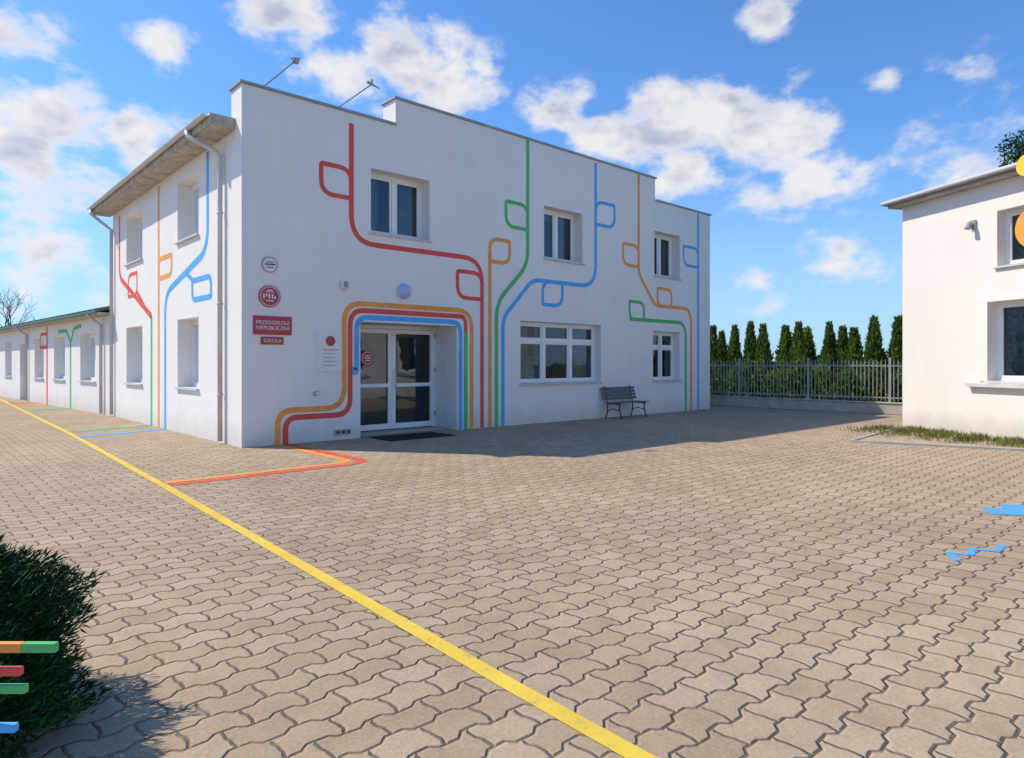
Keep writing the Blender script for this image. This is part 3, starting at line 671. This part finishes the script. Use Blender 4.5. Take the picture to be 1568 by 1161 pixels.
# ------------------------------------------------------------------ sky, sun
w=bpy.data.worlds.new('World'); scene.world=w; w.use_nodes=True; nt=w.node_tree; nt.nodes.clear(); L=nt.links
out=nt.nodes.new('ShaderNodeOutputWorld'); bg=nt.nodes.new('ShaderNodeBackground'); L.new(bg.outputs[0],out.inputs[0])
STR=.15; bg.inputs[1].default_value=STR
sk=nt.nodes.new('ShaderNodeTexSky'); sk.sky_type='NISHITA'; sk.sun_disc=False
Ld=Vector((.538,-.738,-1)).normalized(); elev=math.asin(-Ld.z); azs=math.atan2(-Ld.x,-Ld.y)
sk.sun_elevation=elev; sk.sun_rotation=azs; sk.air_density=1.0; sk.dust_density=.4; sk.ozone_density=2.5
def mt(op,a,b=0.,c=0.,clamp=False):
    n=nt.nodes.new('ShaderNodeMath'); n.operation=op; n.use_clamp=clamp
    for i,x in enumerate((a,b,c)):
        if hasattr(x,'links'): L.new(x,n.inputs[i])
        else: n.inputs[i].default_value=x
    return n.outputs[0]
tc=nt.nodes.new('ShaderNodeTexCoord'); sp=nt.nodes.new('ShaderNodeSeparateXYZ'); L.new(tc.outputs['Generated'],sp.inputs[0])
az=mt('MULTIPLY',mt('ARCTAN2',sp.outputs[0],sp.outputs[1]),57.2958); el=mt('MULTIPLY',mt('ARCSINE',sp.outputs[2]),57.2958)
ASP=1.55
cb=nt.nodes.new('ShaderNodeCombineXYZ'); L.new(az,cb.inputs[0]); L.new(mt('MULTIPLY',el,ASP),cb.inputs[1])
def wn(scale,detail,rough,off=0.):
    mp=nt.nodes.new('ShaderNodeVectorMath'); mp.operation='ADD'; mp.inputs[1].default_value=(off,off*.7,off)
    L.new(cb.outputs[0],mp.inputs[0]); n=nt.nodes.new('ShaderNodeTexNoise'); n.inputs['Scale'].default_value=scale; n.inputs['Detail'].default_value=detail; n.inputs['Roughness'].default_value=rough
    L.new(mp.outputs[0],n.inputs['Vector']); return n
# (azimuth offset, elevation, radius, weight)
CL=[(19,17.8,7.2,1.15),(13,19.2,6.2,1.2),(8,18.3,5,1.1),(4,20.6,4.2,1),(22.3,17.3,4.2,1),(15,15.8,5,1.05),
(-8.8,24.2,6,1.2),(-13.5,22.6,5.2,1.1),(-5,22.2,5,1.15),(-2.2,23.7,3,.9),(-18.2,26.6,5.4,1.15),
(-34.5,17.0,5.4,1.15),(-36.5,14.0,5.4,1.1),(-29,16.7,3.8,1.15),(-28.3,15.2,3,1),(-26.6,22.8,3.3,.95),(-35.6,21.1,4,1),
(-32.8,12.3,3.9,.95),(-35,8.8,4.6,.8),(24.5,13.6,5.2,1),(20.5,13.0,3.6,.9),
(21.5,25.7,2.9,.9),(34.2,20.5,2.3,.62),(28.9,20.1,1.5,.55),(26,8.5,4.6,.6),(20.5,6.3,3.6,.55),(34.4,14,6,.42),(-34.4,5,5.4,.5),
(60,20,10,1),(-58,16,10,1),(140,28,18,1),(-140,25,18,1)]
acc=None
for (a,e,ra,wt) in CL:
    a+=42.2
    v1=nt.nodes.new('ShaderNodeVectorMath'); v1.operation='DISTANCE'; L.new(cb.outputs[0],v1.inputs[0]); v1.inputs[1].default_value=(a,e*ASP,0)
    val=mt('MULTIPLY_ADD',v1.outputs['Value'],-wt/ra,wt)
    acc=mt('MAXIMUM',val,-1. if acc is None else acc)
nz=wn(.25,6,.55,3.)
dens=mt('ADD',acc,mt('MULTIPLY_ADD',nz.outputs['Fac'],2.5,-1.32))
def mr(x,a,b,c=0.,d=1.):
    n=nt.nodes.new('ShaderNodeMapRange'); n.interpolation_type='SMOOTHSTEP'; L.new(x,n.inputs[0])
    for i,v in enumerate((a,b,c,d)): n.inputs[i+1].default_value=v
    return n.outputs[0]
mask=mt('MULTIPLY',mr(dens,-.02,.72),mr(acc,-.4,0.2))
nz2=wn(.20,3,.55,29.); shade=mt('MULTIPLY',mr(nz2.outputs['Fac'],.40,.66),mr(dens,.35,.95))
def mix(f,a,b,mode='MIX'):
    m=nt.nodes.new('ShaderNodeMix'); m.data_type='RGBA'; m.blend_type=mode
    for s,x in ((m.inputs[0],f),(m.inputs[6],a),(m.inputs[7],b)):
        if hasattr(x,'links'): L.new(x,s)
        elif isinstance(x,tuple): s.default_value=(*x,1)
        else: s.default_value=x
    return m.outputs[2]
k=1/STR
cc=mix(shade,(.88*k,.87*k,.88*k),(.47*k,.52*k,.65*k))
hs=mix(1.,sk.outputs[0],(.62,.98,1.36),'MULTIPLY')
haze=mr(el,-3.,19.,.75,0.)
sky=mix(haze,hs,(.46*k,.67*k,.90*k))
L.new(mix(mt('MULTIPLY',mask,.96),sky,cc),bg.inputs[0])

sl=bpy.data.lights.new('sun','SUN'); sl.energy=4.7; sl.angle=math.radians(.6); sl.color=(1,.905,.77)
so=bpy.data.objects.new('sun',sl); COL.objects.link(so); so.rotation_euler=Ld.to_track_quat('-Z','Y').to_euler(); so.location=(-20,30,40)

# ------------------------------------------------------------------ camera
cam=bpy.data.cameras.new('camera'); co=bpy.data.objects.new('camera',cam); COL.objects.link(co); scene.camera=co
co.location=(-4.48,-12.109,1.5); co.rotation_euler=(math.pi/2,0,-math.atan2(.6717,.7408))
cam.sensor_width=36; cam.lens=36*1030/1568; cam.shift_y=-.015; cam.clip_end=3000; cam.clip_start=.05
scene.view_settings.view_transform='Standard'; scene.view_settings.look='None'; scene.view_settings.exposure=0
